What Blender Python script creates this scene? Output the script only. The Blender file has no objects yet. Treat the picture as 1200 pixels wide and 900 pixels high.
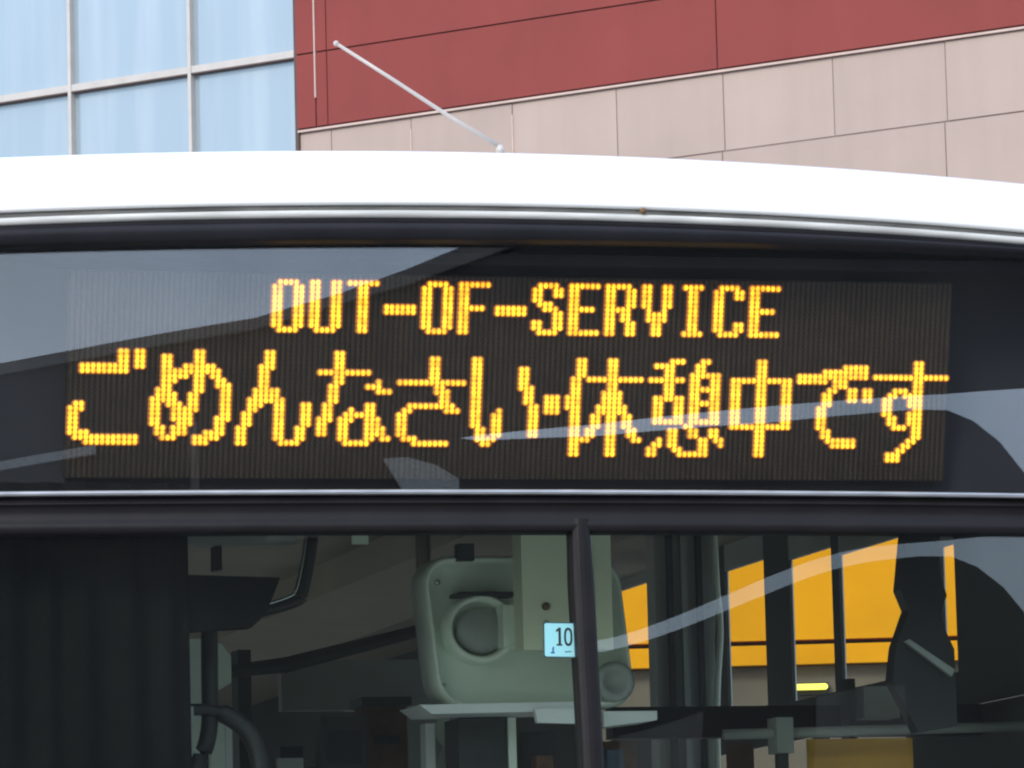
import bpy, bmesh, math, random
from mathutils import Vector, Matrix, noise
random.seed(7)
R = math.radians
SC = bpy.context.scene
COL = SC.collection

# ------------------------------------------------------------------ camera
CAM_POS = Vector((0.0, -8.0, 1.70))
AIM = Vector((0.0, 0.0, 2.75))
ROLL = R(1.5)
fwd = (AIM - CAM_POS).normalized()
r0 = Vector((1, 0, 0)); u0 = r0.cross(fwd)
cr = r0 * math.cos(ROLL) - u0 * math.sin(ROLL)
cu = u0 * math.cos(ROLL) + r0 * math.sin(ROLL)
cd = bpy.data.cameras.new('camera'); cam = bpy.data.objects.new('camera', cd); COL.objects.link(cam)
cam.matrix_world = Matrix(((cr.x, cu.x, -fwd.x, CAM_POS.x), (cr.y, cu.y, -fwd.y, CAM_POS.y),
                           (cr.z, cu.z, -fwd.z, CAM_POS.z), (0, 0, 0, 1)))
cd.sensor_width = 36; cd.lens = 171.67; cd.clip_start = 0.05; cd.clip_end = 3000
SC.camera = cam

# ------------------------------------------------------------------ sky, sun, exposure
EXPOSURE = 0.85
SUN_EL, SUN_AZ = 35, 203          # azimuth of the sun seen from above, clockwise from +Y
world = bpy.data.worlds.new('World'); SC.world = world; world.use_nodes = True
wn = world.node_tree.nodes; wl = world.node_tree.links
bg = wn['Background']
sky = wn.new('ShaderNodeTexSky'); sky.sky_type = 'NISHITA'; sky.sun_disc = False
sky.sun_elevation = R(SUN_EL); sky.sun_rotation = R(SUN_AZ)
sky.air_density = 1.0; sky.dust_density = 1.6; sky.ozone_density = 1.0
hz = wn.new('ShaderNodeMixRGB'); hz.blend_type = 'MIX'; hz.inputs[0].default_value = 0.45
hz.inputs[2].default_value = (7.9, 9.4, 11.8, 1)     # thin broken cloud over the whole sky
wtc = wn.new('ShaderNodeTexCoord'); wmp = wn.new('ShaderNodeMapping'); wmp.inputs['Scale'].default_value = (1, 1, 2.2); wl.new(wtc.outputs['Generated'], wmp.inputs[0])
wnz = wn.new('ShaderNodeTexNoise'); wnz.inputs['Scale'].default_value = 4.5; wnz.inputs['Detail'].default_value = 7; wnz.inputs['Roughness'].default_value = 0.55; wl.new(wmp.outputs[0], wnz.inputs[0])
wmr = wn.new('ShaderNodeMapRange'); wmr.inputs[1].default_value = 0.3; wmr.inputs[2].default_value = 0.7; wmr.inputs[3].default_value = 0.15; wmr.inputs[4].default_value = 0.85
wl.new(wnz.outputs[0], wmr.inputs[0]); wl.new(wmr.outputs[0], hz.inputs[0])
wl.new(sky.outputs[0], hz.inputs[1]); wl.new(hz.outputs[0], bg.inputs[0])
bg.inputs[1].default_value = 0.12
sd = bpy.data.lights.new('sun', 'SUN'); sd.energy = 1.2; sd.angle = R(14); sd.color = (1.0, 0.95, 0.88)
sun = bpy.data.objects.new('sun', sd); COL.objects.link(sun)
sdir = Vector((math.sin(R(SUN_AZ)) * math.cos(R(SUN_EL)), math.cos(R(SUN_AZ)) * math.cos(R(SUN_EL)), math.sin(R(SUN_EL))))
sun.rotation_euler = sdir.to_track_quat('Z', 'Y').to_euler(); sun.location = (-3, -12, 20)
vs = SC.view_settings
vs.view_transform = 'Standard'; vs.look = 'None'; vs.gamma = 1; vs.exposure = EXPOSURE; vs.use_curve_mapping = False
SC.render.engine = 'CYCLES'
SC.cycles.filter_width = 2.2
SC.cycles.max_bounces = 10; SC.cycles.transparent_max_bounces = 24
SC.cycles.sample_clamp_indirect = 6

# ------------------------------------------------------------------ materials
MATS = {}
def newmat(name):
    m = bpy.data.materials.new(name); m.use_nodes = True
    MATS[name] = m
    return m, m.node_tree.nodes, m.node_tree.links, m.node_tree.nodes['Principled BSDF']

def pmat(name, col, rough=0.5, metal=0.0, var=0.12, scale=6.0, bump=0.0, bscale=40.0, spec=0.5, coat=0.0, streak=None, tone=0.0):
    m, n, l, b = newmat(name)
    b.inputs['Roughness'].default_value = rough; b.inputs['Metallic'].default_value = metal
    b.inputs['Specular IOR Level'].default_value = spec
    if coat: b.inputs['Coat Weight'].default_value = coat
    tc = n.new('ShaderNodeTexCoord'); mp = n.new('ShaderNodeMapping'); l.new(tc.outputs['Object'], mp.inputs[0])
    if streak: mp.inputs['Scale'].default_value = streak
    nz = n.new('ShaderNodeTexNoise'); nz.inputs['Scale'].default_value = scale; nz.inputs['Detail'].default_value = 6
    l.new(mp.outputs[0], nz.inputs[0])
    rp = n.new('ShaderNodeValToRGB')
    rp.color_ramp.elements[0].position = 0.3; rp.color_ramp.elements[1].position = 0.7
    rp.color_ramp.elements[0].color = tuple(c * (1 - var) for c in col) + (1,)
    rp.color_ramp.elements[1].color = tuple(min(1, c * (1 + var * 0.6)) for c in col) + (1,)
    l.new(nz.outputs[0], rp.inputs[0]); l.new(rp.outputs[0], b.inputs['Base Color'])
    if tone:
        oi = n.new('ShaderNodeObjectInfo'); hs = n.new('ShaderNodeHueSaturation'); tr_ = n.new('ShaderNodeMapRange')
        tr_.inputs[3].default_value = 1 - tone; tr_.inputs[4].default_value = 1 + tone
        l.new(oi.outputs['Random'], tr_.inputs[0]); l.new(tr_.outputs[0], hs.inputs['Value'])
        # faint run-off marks down the face
        m4 = n.new('ShaderNodeMapping'); m4.inputs['Scale'].default_value = (2.2, 2.2, 0.25); l.new(tc.outputs['Object'], m4.inputs[0])
        n4 = n.new('ShaderNodeTexNoise'); n4.inputs['Scale'].default_value = 2.0; n4.inputs['Detail'].default_value = 5; l.new(m4.outputs[0], n4.inputs[0])
        r4 = n.new('ShaderNodeMapRange'); r4.inputs[1].default_value = 0.35; r4.inputs[2].default_value = 0.7; r4.inputs[3].default_value = 0.978; r4.inputs[4].default_value = 1.03; l.new(n4.outputs[0], r4.inputs[0])
        mu_ = n.new('ShaderNodeMixRGB'); mu_.blend_type = 'MULTIPLY'; mu_.inputs[0].default_value = 1.0
        l.new(rp.outputs[0], hs.inputs['Color']); l.new(hs.outputs[0], mu_.inputs[1]); l.new(r4.outputs[0], mu_.inputs[2]); l.new(mu_.outputs[0], b.inputs['Base Color'])
    mr = n.new('ShaderNodeMapRange'); mr.inputs[3].default_value = rough * 0.85; mr.inputs[4].default_value = min(1, rough * 1.2)
    l.new(nz.outputs[0], mr.inputs[0]); l.new(mr.outputs[0], b.inputs['Roughness'])
    if bump:
        n2 = n.new('ShaderNodeTexNoise'); n2.inputs['Scale'].default_value = bscale; n2.inputs['Detail'].default_value = 4
        l.new(tc.outputs['Object'], n2.inputs[0])
        bp = n.new('ShaderNodeBump'); bp.inputs['Strength'].default_value = bump; bp.inputs['Distance'].default_value = 0.01
        l.new(n2.outputs[0], bp.inputs['Height']); l.new(bp.outputs[0], b.inputs['Normal'])
    return m

def glassmat(name, tint, f0=0.05, rough=0.0, wav=0.0, edge=1.0, film=0.0):
    """thin clear sheet: transparent with a Schlick mirror share on each face"""
    m, n, l, b = newmat(name); n.remove(b); out = n['Material Output']
    geo = n.new('ShaderNodeNewGeometry')
    dt = n.new('ShaderNodeVectorMath'); dt.operation = 'DOT_PRODUCT'
    l.new(geo.outputs['Normal'], dt.inputs[0]); l.new(geo.outputs['Incoming'], dt.inputs[1])
    ab = n.new('ShaderNodeMath'); ab.operation = 'ABSOLUTE'; l.new(dt.outputs['Value'], ab.inputs[0])
    om = n.new('ShaderNodeMath'); om.operation = 'SUBTRACT'; om.inputs[0].default_value = 1.0; l.new(ab.outputs[0], om.inputs[1])
    pw = n.new('ShaderNodeMath'); pw.operation = 'POWER'; pw.inputs[1].default_value = 5.0; l.new(om.outputs[0], pw.inputs[0])
    ma = n.new('ShaderNodeMath'); ma.operation = 'MULTIPLY_ADD'; ma.inputs[1].default_value = (1 - f0) * edge; ma.inputs[2].default_value = f0
    l.new(pw.outputs[0], ma.inputs[0])
    tr = n.new('ShaderNodeBsdfTransparent'); tr.inputs[0].default_value = tint + (1,)
    gl = n.new('ShaderNodeBsdfGlossy'); gl.inputs['Roughness'].default_value = rough
    if wav:
        tc = n.new('ShaderNodeTexCoord'); nz = n.new('ShaderNodeTexNoise'); nz.inputs['Scale'].default_value = 3.0
        l.new(tc.outputs['Object'], nz.inputs[0])
        bp = n.new('ShaderNodeBump'); bp.inputs['Strength'].default_value = wav; bp.inputs['Distance'].default_value = 0.01
        l.new(nz.outputs[0], bp.inputs['Height']); l.new(bp.outputs[0], gl.inputs['Normal'])
    mx = n.new('ShaderNodeMixShader'); l.new(ma.outputs[0], mx.inputs[0]); l.new(tr.outputs[0], mx.inputs[1]); l.new(gl.outputs[0], mx.inputs[2])
    if film:
        tc2 = n.new('ShaderNodeTexCoord'); mp2 = n.new('ShaderNodeMapping'); mp2.inputs['Scale'].default_value = (2.5, 1, 1.0); mp2.inputs['Rotation'].default_value = (0, 0.35, 0)
        l.new(tc2.outputs['Object'], mp2.inputs[0])
        n3 = n.new('ShaderNodeTexNoise'); n3.inputs['Scale'].default_value = 2.2; n3.inputs['Detail'].default_value = 8; n3.inputs['Roughness'].default_value = 0.62; l.new(mp2.outputs[0], n3.inputs[0])
        r3 = n.new('ShaderNodeMapRange'); r3.inputs[1].default_value = 0.3; r3.inputs[2].default_value = 0.75; r3.inputs[3].default_value = film * 0.45; r3.inputs[4].default_value = film * 1.6
        l.new(n3.outputs[0], r3.inputs[0])
        df = n.new('ShaderNodeBsdfDiffuse'); df.inputs[0].default_value = (0.62, 0.62, 0.60, 1)
        m2 = n.new('ShaderNodeMixShader'); l.new(r3.outputs[0], m2.inputs[0]); l.new(mx.outputs[0], m2.inputs[1]); l.new(df.outputs[0], m2.inputs[2]); mx = m2
    l.new(mx.outputs[0], out.inputs[0])
    return m

def emat(name, col, strength):
    m, n, l, b = newmat(name)
    b.inputs['Base Color'].default_value = tuple(min(1, c) for c in col) + (1,)
    b.inputs['Emission Color'].default_value = col + (1,); b.inputs['Emission Strength'].default_value = strength
    b.inputs['Roughness'].default_value = 0.4
    return m

K = 2 ** -EXPOSURE
pmat('paint_white', (0.80, 0.80, 0.79), 0.28, var=0.04, scale=3, coat=0.3)
pmat('strip_grey', (0.55, 0.55, 0.52), 0.55, var=0.25, scale=5, streak=(1.5, 6, 14))
pmat('groove_grey', (0.20, 0.195, 0.18), 0.6, var=0.45, scale=7, streak=(1.5, 6, 14))
pmat('rubber', (0.014, 0.014, 0.018), 0.45, var=0.3, scale=8, bump=0.05, bscale=60, spec=0.22)
pmat('rubber_matt', (0.020, 0.018, 0.021), 0.6, var=0.3, scale=9, bump=0.08, bscale=80)
pmat('trim_metal', (0.55, 0.55, 0.56), 0.30, metal=0.85, var=0.2, scale=9, streak=(2, 2, 20))
pmat('frame_plum', (0.0095, 0.0080, 0.0090), 0.45, spec=0.25, var=0.25, scale=10, bump=0.05)
pmat('housing_black', (0.014, 0.014, 0.018), 0.7, var=0.3)
pmat('panel_board', (0.026, 0.017, 0.009), 0.6, var=0.25, scale=25)
pmat('led_unlit', (0.066, 0.043, 0.022), 0.35, var=0.35, scale=30)
def ledmat(name, lo, hi, s_lo, s_hi):
    m, n, l, b = newmat(name)
    tc = n.new('ShaderNodeTexCoord'); nz = n.new('ShaderNodeTexNoise'); nz.inputs['Scale'].default_value = 70.0; nz.inputs['Detail'].default_value = 2
    l.new(tc.outputs['Object'], nz.inputs[0])
    mr = n.new('ShaderNodeMapRange'); mr.inputs[1].default_value = 0.3; mr.inputs[2].default_value = 0.7
    mr.inputs[3].default_value = s_lo; mr.inputs[4].default_value = s_hi
    l.new(nz.outputs[0], mr.inputs[0]); l.new(mr.outputs[0], b.inputs['Emission Strength'])
    rp = n.new('ShaderNodeValToRGB'); rp.color_ramp.elements[0].position = 0.32; rp.color_ramp.elements[1].position = 0.68
    rp.color_ramp.elements[0].color = lo + (1,); rp.color_ramp.elements[1].color = hi + (1,); l.new(nz.outputs[0], rp.inputs[0]); l.new(rp.outputs[0], b.inputs['Emission Color'])
    b.inputs['Base Color'].default_value = (0.3, 0.2, 0.05, 1)
ledmat('led_core', (1.0, 0.50, 0.004), (1.0, 0.76, 0.022), 1.7 * K, 2.5 * K)
ledmat('led_lens', (1.0, 0.17, 0.001), (1.0, 0.26, 0.004), 0.8 * K, 1.25 * K)
ledmat('led_halo', (1.0, 0.10, 0.001), (1.0, 0.14, 0.002), 0.30 * K, 0.50 * K)  # outermost ring, its dim glow imitates the halo round the lit strokes
glassmat('glass_display', (0.93, 0.95, 0.96), 0.100, 0.0, film=0.003)
glassmat('glass_wind', (0.90, 0.945, 0.912), 0.062, 0.0, film=0.003)
glassmat('glass_side', (0.95, 0.95, 0.93), 0.02, 0.0, edge=0.15)
pmat('cab_green', (0.76, 0.83, 0.71), 0.45, var=0.08, scale=5, bump=0.05, bscale=120)
pmat('cab_cream', (0.74, 0.77, 0.56), 0.5, var=0.08, scale=5)
pmat('cab_grey', (0.34, 0.36, 0.33), 0.6, var=0.15, scale=4)
pmat('cab_dark', (0.035, 0.038, 0.036), 0.6, var=0.3, scale=4)
pmat('cab_ceiling', (0.29, 0.25, 0.185), 0.7, var=0.15, scale=3)
pmat('cab_white', (0.8, 0.82, 0.80), 0.4, var=0.1)
pmat('cab_black', (0.012, 0.012, 0.013), 0.5, var=0.2)
pmat('shade_fabric', (0.007, 0.0075, 0.008), 0.9, var=0.2, scale=30, bump=0.2, bscale=400, spec=0.05)
pmat('chrome', (0.6, 0.62, 0.62), 0.22, metal=1.0, var=0.1)
pmat('seat_blue', (0.05, 0.07, 0.10), 0.9, var=0.4, scale=30)
pmat('seat_red', (0.10, 0.05, 0.03), 0.9, var=0.4, scale=30)
pmat('panel_yellow', (0.95, 0.47, 0.04), 0.5, var=0.15)
pmat('sticker_blue', (0.27, 0.60, 0.64), 0.5, var=0.04)
pmat('ink_black', (0.006, 0.010, 0.012), 0.6, var=0.1)
pmat('ink_blue', (0.02, 0.08, 0.25), 0.6, var=0.1)
pmat('ink_dark', (0.02, 0.05, 0.06), 0.6, var=0.1)
pmat('antenna_white', (0.50, 0.46, 0.43), 0.35, var=0.1)
pmat('rust', (0.16, 0.09, 0.04), 0.8, var=0.4, scale=60)
pmat('red_panel', (0.222, 0.050, 0.044), 0.6, spec=0.15, tone=0.03, var=0.07, scale=1.2, bump=0.10, bscale=60)
pmat('beige_panel', (0.395, 0.312, 0.274), 0.65, spec=0.15, tone=0.035, var=0.06, scale=1.0, bump=0.12, bscale=50)
pmat('joint_dark', (0.09, 0.06, 0.055), 0.8, var=0.2)
pmat('joint_beige', (0.27, 0.21, 0.19), 0.8, var=0.15)
pmat('joint_red', (0.10, 0.026, 0.023), 0.8, var=0.2)
pmat('joint_light', (0.52, 0.40, 0.35), 0.7, var=0.1)
pmat('mullion', (0.47, 0.44, 0.41), 0.4, var=0.08)
pmat('orange_wall', (0.86, 0.36, 0.010), 0.6, spec=0.0, var=0.14, scale=2.5)
pmat('brown_wall', (0.16, 0.13, 0.10), 0.5, spec=0.2, var=0.25, scale=2)
pmat('terminal_dark', (0.030, 0.028, 0.028), 0.7, var=0.3, scale=0.8)
pmat('terminal_mid', (0.22, 0.20, 0.18), 0.7, var=0.3, scale=0.8)
pmat('paving', (0.30, 0.29, 0.28), 0.85, var=0.25, scale=1.5, bump=0.3, bscale=90)
pmat('tyre', (0.015, 0.015, 0.015), 0.8)
emat('lamp_yellow', (1.0, 0.85, 0.12), 1.6 * K)

# coated curtain-wall glass: strong bluish mirror over pale blinds
m, n, l, b = newmat('glass_curtain')
tc = n.new('ShaderNodeTexCoord'); mp = n.new('ShaderNodeMapping'); l.new(tc.outputs['Object'], mp.inputs[0])
mp.inputs['Scale'].default_value = (1.9, 1.9, 0.16)
nz = n.new('ShaderNodeTexNoise'); nz.inputs['Scale'].default_value = 1.6; nz.inputs['Detail'].default_value = 3; l.new(mp.outputs[0], nz.inputs[0])
rp = n.new('ShaderNodeValToRGB'); rp.color_ramp.elements[0].position = 0.45; rp.color_ramp.elements[1].position = 0.72
rp.color_ramp.elements[0].color = (0.25, 0.32, 0.375, 1); rp.color_ramp.elements[1].color = (0.32, 0.385, 0.43, 1)
l.new(nz.outputs[0], rp.inputs[0]); l.new(rp.outputs[0], b.inputs['Base Color'])
b.inputs['Roughness'].default_value = 0.05; b.inputs['IOR'].default_value = 2.1; b.inputs['Specular Tint'].default_value = (0.85, 0.95, 1, 1)

# ------------------------------------------------------------------ helpers
def link(name, me, mats, parent=None, smooth=False):
    if isinstance(mats, str): mats = [mats]
    for mm in mats: me.materials.append(MATS[mm])
    o = bpy.data.objects.new(name, me); COL.objects.link(o)
    if parent is not None: o.parent = parent
    if smooth:
        for p in me.polygons: p.use_smooth = True
    return o

def obj(name, bm, mats, parent=None, smooth=False, bevel=0.0, auto=None):
    if bevel:
        es = [e for e in bm.edges if len(e.link_faces) == 2 and e.calc_face_angle(0) > 0.5]
        bmesh.ops.bevel(bm, geom=es, offset=bevel, segments=2, affect='EDGES', clamp_overlap=True)
    bmesh.ops.recalc_face_normals(bm, faces=bm.faces)
    me = bpy.data.meshes.new(name); bm.to_mesh(me); bm.free()
    return link(name, me, mats, parent, smooth)

def bx(bm, lo, hi, mat=0):
    vs_ = [bm.verts.new((x, y, z)) for x in (lo[0], hi[0]) for y in (lo[1], hi[1]) for z in (lo[2], hi[2])]
    for f in ((0, 1, 3, 2), (4, 6, 7, 5), (0, 4, 5, 1), (2, 3, 7, 6), (0, 2, 6, 4), (1, 5, 7, 3)):
        bm.faces.new([vs_[i] for i in f]).material_index = mat
    return vs_

def box(name, lo, hi, mats, parent=None, bevel=0.0):
    bm = bmesh.new(); bx(bm, lo, hi)
    return obj(name, bm, mats, parent, bevel=bevel)

def prism(bm, poly, a, b):
    """poly: points (x,y,z); extruded by the vector from a to b"""
    d = Vector(b) - Vector(a)
    v1 = [bm.verts.new(Vector(p)) for p in poly]; v2 = [bm.verts.new(Vector(p) + d) for p in poly]
    bm.faces.new(v1); bm.faces.new(v2[::-1])
    for i in range(len(poly)):
        j = (i + 1) % len(poly); bm.faces.new((v1[j], v1[i], v2[i], v2[j]))

def tube(bm, pts, rad, seg=10):
    pts = [Vector(p) for p in pts]; rings = []
    rads = rad if isinstance(rad, (list, tuple)) else [rad] * len(pts)
    for i, p in enumerate(pts):
        d = (pts[min(i + 1, len(pts) - 1)] - pts[max(i - 1, 0)]).normalized()
        a = d.cross(Vector((0, 0, 1)) if abs(d.z) < 0.9 else Vector((1, 0, 0))).normalized(); b_ = d.cross(a)
        rings.append([bm.verts.new(p + (a * math.cos(2 * math.pi * k / seg) + b_ * math.sin(2 * math.pi * k / seg)) * rads[i]) for k in range(seg)])
    for i in range(len(rings) - 1):
        for k in range(seg):
            bm.faces.new((rings[i][k], rings[i][(k + 1) % seg], rings[i + 1][(k + 1) % seg], rings[i + 1][k]))
    bm.faces.new(rings[0][::-1]); bm.faces.new(rings[-1])

def smooth_path(pts, n=6):
    out = []; P = [Vector(p) for p in pts]
    for i in range(len(P) - 1):
        p0 = P[max(i - 1, 0)]; p1 = P[i]; p2 = P[i + 1]; p3 = P[min(i + 2, len(P) - 1)]
        for k in range(n):
            t = k / n
            out.append(0.5 * ((2 * p1) + (p2 - p0) * t + (2 * p0 - 5 * p1 + 4 * p2 - p3) * t * t + (3 * p1 - p0 - 3 * p2 + p3) * t ** 3))
    out.append(P[-1]); return out

def thing(name, label, cat, loc=(0, 0, 0), rz=0.0, group=None):
    o = bpy.data.objects.new(name, None); COL.objects.link(o); o.location = loc; o.rotation_euler = (0, 0, rz)
    o.empty_display_size = 0.2
    o['label'] = label; o['category'] = cat
    if group: o['group'] = group
    return o

# ------------------------------------------------------------------ ground
bm = bmesh.new()
bmesh.ops.create_grid(bm, x_segments=8, y_segments=8, size=900)
g = obj('ground', bm, 'paving'); g['kind'] = 'structure'

# ------------------------------------------------------------------ shopping building behind the bus
WA = R(32.0)
# local axes: x along the wall (towards the photograph's right), y into the building, z up
mall = thing('shopping_building', 'large building with blue curtain-wall glass, dark red panels and beige wall panels behind the bus', 'building', (0, 37, 0), -WA)
S0, S1, HT = -14.0, 16.0, 15.2
GL = -2.325                         # glass ends here
box('core_wall', (S0, 0.22, 0.0), (S1, 14.0, HT), 'joint_dark', mall)
box('lower_wall', (GL, 0.0, 0.0), (S1, 0.215, 6.655), 'beige_panel', mall)
box('parapet', (S0, -0.05, HT + 0.004), (S1, 14.0, HT + 0.35), 'strip_grey', mall)
GAP = 0.0075
H_RB = 10.265                       # height where red meets beige
def panel(name, s0, s1, h0, h1, y0, mat, gl=GAP):
    bm = bmesh.new(); bx(bm, (s0 + gl, y0 + random.uniform(-0.004, 0.004), h0 + GAP), (s1 - gl, 0.21, h1 - GAP))
    return obj(name, bm, mat, mall, bevel=0.006)
PW, PH = 1.133, 0.722
# red field
reds = [-1.972, 2.325, 6.62, 10.92, S1]
hh = H_RB + 0.016
rows_r = [hh + k * 0.728 for k in range(8)]
for k in range(len(rows_r) - 1):
    for i in range(len(reds) - 1):
        panel('red_panel', reds[i], reds[i + 1], rows_r[k], min(rows_r[k + 1], HT), -0.045, 'red_panel')
    panel('corner_panel', GL, -2.11, rows_r[k], min(rows_r[k + 1], HT), -0.048, 'red_panel', 0.0015)
    panel('corner_panel', -2.095, -1.972, rows_r[k], min(rows_r[k + 1], HT), -0.048, 'red_panel', 0.0015)
box('corner_bead', (-2.109, -0.062, H_RB + 0.30), (-2.096, 0.0, HT - 0.1), 'joint_light', mall)
box('ledge_trim', (GL, -0.047, H_RB - 0.014), (S1, 0.19, H_RB + 0.006), 'joint_light', mall)
box('joint_filler', (GL, -0.030, H_RB + 0.008), (S1, 0.2, HT - 0.01), 'joint_red', mall)
box('joint_filler', (GL, -0.004, 6.66), (S1, 0.2, H_RB - 0.016), 'joint_beige', mall)
# beige field
cols = [0.093 + PW * k for k in range(-1, 14)]
cols = [GL, -1.955] + cols + [S1]
h = H_RB - 0.02
for r_ in range(5):
    cc = cols if r_ == 0 else [GL, -1.955, 0.06, 2.33] + [2.33 + 2.266 * k for k in range(1, 6)] + [S1]
    for i in range(len(cc) - 1):
        panel('beige_panel', cc[i], cc[i + 1], h - PH, h, -0.015, 'beige_panel', 0.0055 if r_ == 0 else 0.007)
    h -= PH
# pale sealant beads that show in two of the joints
for s in (-1.04, 0.093):
    box('sealant_bead', (s - 0.006, -0.028, H_RB - 0.75), (s + 0.006, 0.1, H_RB - 0.13), 'joint_light', mall)
# curtain wall
mu = [-12.35, -10.9, -9.45, -7.97, -6.52, -5.06, -3.595, GL - 0.008]
tr_h = [1.2, 3.65, 6.1, 8.57, 11.03, 13.4]
for i in range(len(mu) - 1):
    for k in range(len(tr_h) - 1):
        bm = bmesh.new(); a = random.uniform(-0.004, 0.004)
        bx(bm, (mu[i] + 0.016, 0.03 + a, tr_h[k] + 0.03), (mu[i + 1] - 0.016, 0.055 + a, tr_h[k + 1] - 0.03))
        obj('glass_pane', bm, 'glass_curtain', mall)
for s in mu:
    box('mullion', (s - 0.019, -0.045, 0.0), (s + 0.019, 0.20, HT - 0.2), 'mullion' if s < -2.5 else 'joint_dark', mall)
for hgt in tr_h:
    for i in range(len(mu) - 1):
        x0, x1 = mu[i] + 0.0192, mu[i + 1] - 0.0192
        tr = box('transom', (x0, -0.035, hgt - 0.034), (x1, 0.20, hgt + 0.034), 'mullion', mall)
        box('gasket', (x0, -0.037, hgt - 0.050), (x1, 0.18, hgt - 0.0345), 'joint_dark', tr)

# ------------------------------------------------------------------ orange building seen through the bus
ob = thing('orange_building', 'low orange-clad building with grey-brown ground floor, seen through the bus side windows', 'building', (0, 0, 0))
oy = 12.0
box('ground_floor_wall', (0.1, oy + 0.05, 0.0), (8.0, oy + 6, 3.13), 'brown_wall', ob)
for i in range(4):
    box('cladding_panel', (0.1 + 1.975 * i + 0.006, oy - 0.02, 3.235), (0.1 + 1.975 * (i + 1) - 0.006, oy + 6, 4.45), 'orange_wall', ob)
    box('cladding_band', (0.1 + 1.975 * i + 0.006, oy - 0.02, 3.135), (0.1 + 1.975 * (i + 1) - 0.006, oy + 6, 3.215), 'orange_wall', ob)
lt = thing('wall_lamp', 'small yellow oblong wall lamp lit under the orange cladding', 'lamp', (1.19, oy + 0.05, 3.03))
bm = bmesh.new(); bx(bm, (-0.075, -0.045, -0.02), (0.075, -0.003, 0.03)); obj('lamp_body', bm, 'cab_black', lt, bevel=0.006)
bm = bmesh.new(); prism(bm, [(x, -0.075, z) for x, z in [(0.057 * (1 if math.cos(t) > 0 else -1) + 0.013 * math.cos(t), 0.011 + 0.012 * math.sin(t)) for t in [2 * math.pi * (k + 0.5) / 20 for k in range(20)]]], (0, 0, 0), (0, 0.028, 0)); obj('lamp_lens', bm, 'lamp_yellow', lt)

# ------------------------------------------------------------------ bus terminal opposite the bus (only its reflection shows)
TD = Vector((0.5, -0.866, 0)); YAWT = math.atan2(-0.5, -0.866)
term = thing('terminal_canopy', 'dark terminal building with slanting roof fascia, mirrored in the bus display glass', 'building', (0.113 + 14.0, 0.03 - 24.25, 0), YAWT)
# local x along the building, local y away from the bus
def tpoly(name, pts, y0, y1, mat):
    bm = bmesh.new(); prism(bm, [(e, y0, z) for e, z in pts], (0, y0, 0), (0, y1, 0)); return obj(name, bm, mat, term)
GAPZ = 9.045
tpoly('roof_fascia', [(30, 10.05), (8.5, 10.02), (5.3, 10.04), (3.75, 10.14), (2.5, 10.27), (0.96, 10.47), (-2.5, 10.95), (-14, 12.2), (-30, 12.4),
                      (-30, 12.25), (-14, 12.05), (-2.5, 10.83), (0.1, 10.42), (2.5, 10.15), (5.3, 9.95), (8.5, 9.93), (30, 9.95)], -0.3, -0.2, 'terminal_mid')
tpoly('fascia_board', [(30, 9.95), (8.5, 9.93), (5.3, 9.95), (2.5, 10.15), (0.1, 10.42), (-2.5, 10.83), (-14, 12.05), (-30, 12.25), (-30, 9.4), (-9.2, 9.20), (-7.5, 9.135), (-4, 9.045),
                       (-0.8, 8.968), (1.3, 8.955), (1.7, 8.945), (30, 8.945)], -0.25, -0.22, 'terminal_dark')
tpoly('end_wall', [(30, 8.944), (1.7, 8.944), (1.3, 8.905), (-0.8, 8.872), (-4, 8.912), (-6.9, 9.005), (-7.5, 9.0), (-8.0, 8.92), (-8.5, 8.76), (-9.0, 8.5), (-9.4, 8.25), (-9.9, 8.02), (-11, 7.85), (-14, 7.4), (-30, 7.0), (-30, 0), (30, 0)], -0.25, -0.22, 'terminal_dark')
tpoly('wall_panel', [(3.05, 8.83), (2.6, 8.82), (2.1, 8.74), (1.7, 8.62), (1.7, 8.4), (2.5, 8.4)], -0.30, -0.252, 'strip_grey')
for e0, e1, z0, z1 in ((8.3, 10.4, 9.17, 9.24), (6.4, 6.55, 8.0, 9.3), (4.2, 5.2, 7.6, 8.5), (-3, -1.2, 7.0, 8.2), (-6.4, -5.0, 6.8, 8.0)):
    box('wall_panel', (e0, -0.30, z0), (e1, -0.252, z1), 'strip_grey' if z1 - z0 < 0.3 else 'terminal_mid', term)

# ------------------------------------------------------------------ the bus
# local axes: x across the front, y from the front towards the rear, z up
bus = thing('bus', 'white bus showing an amber OUT-OF-SERVICE text on its front destination display', 'bus', (0.113, 0.03, 0), R(15))
RC = 9.0
def dcur(u): return u * u / (2 * RC)
HW, LEN, UF = 1.175, 10.3, 1.0
def bez(a, c, b, n):
    return [tuple(a[i] * (1 - t) ** 2 + 2 * c[i] * t * (1 - t) + b[i] * t * t for i in (0, 1)) for t in [k / n for k in range(n + 1)]]
flat = [(-UF + 2 * UF * k / 40, dcur(-UF + 2 * UF * k / 40)) for k in range(41)]
rc = bez((UF, dcur(UF)), (HW, dcur(UF) + 0.026), (HW, 0.32), 8)
lc = [(-x, y) for x, y in rc][::-1]
front = lc[:-1] + flat + rc[1:]
rear = bez((HW, LEN - 0.3), (HW, LEN), (HW - 0.3, LEN), 6) + bez((-HW + 0.3, LEN), (-HW, LEN), (-HW, LEN - 0.3), 6)
side_r = [(HW, 0.32 + (LEN - 0.62) * k / 8) for k in range(1, 8)]
side_l = [(-x, y) for x, y in side_r][::-1]
loop = front + side_r + rear + side_l

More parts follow.
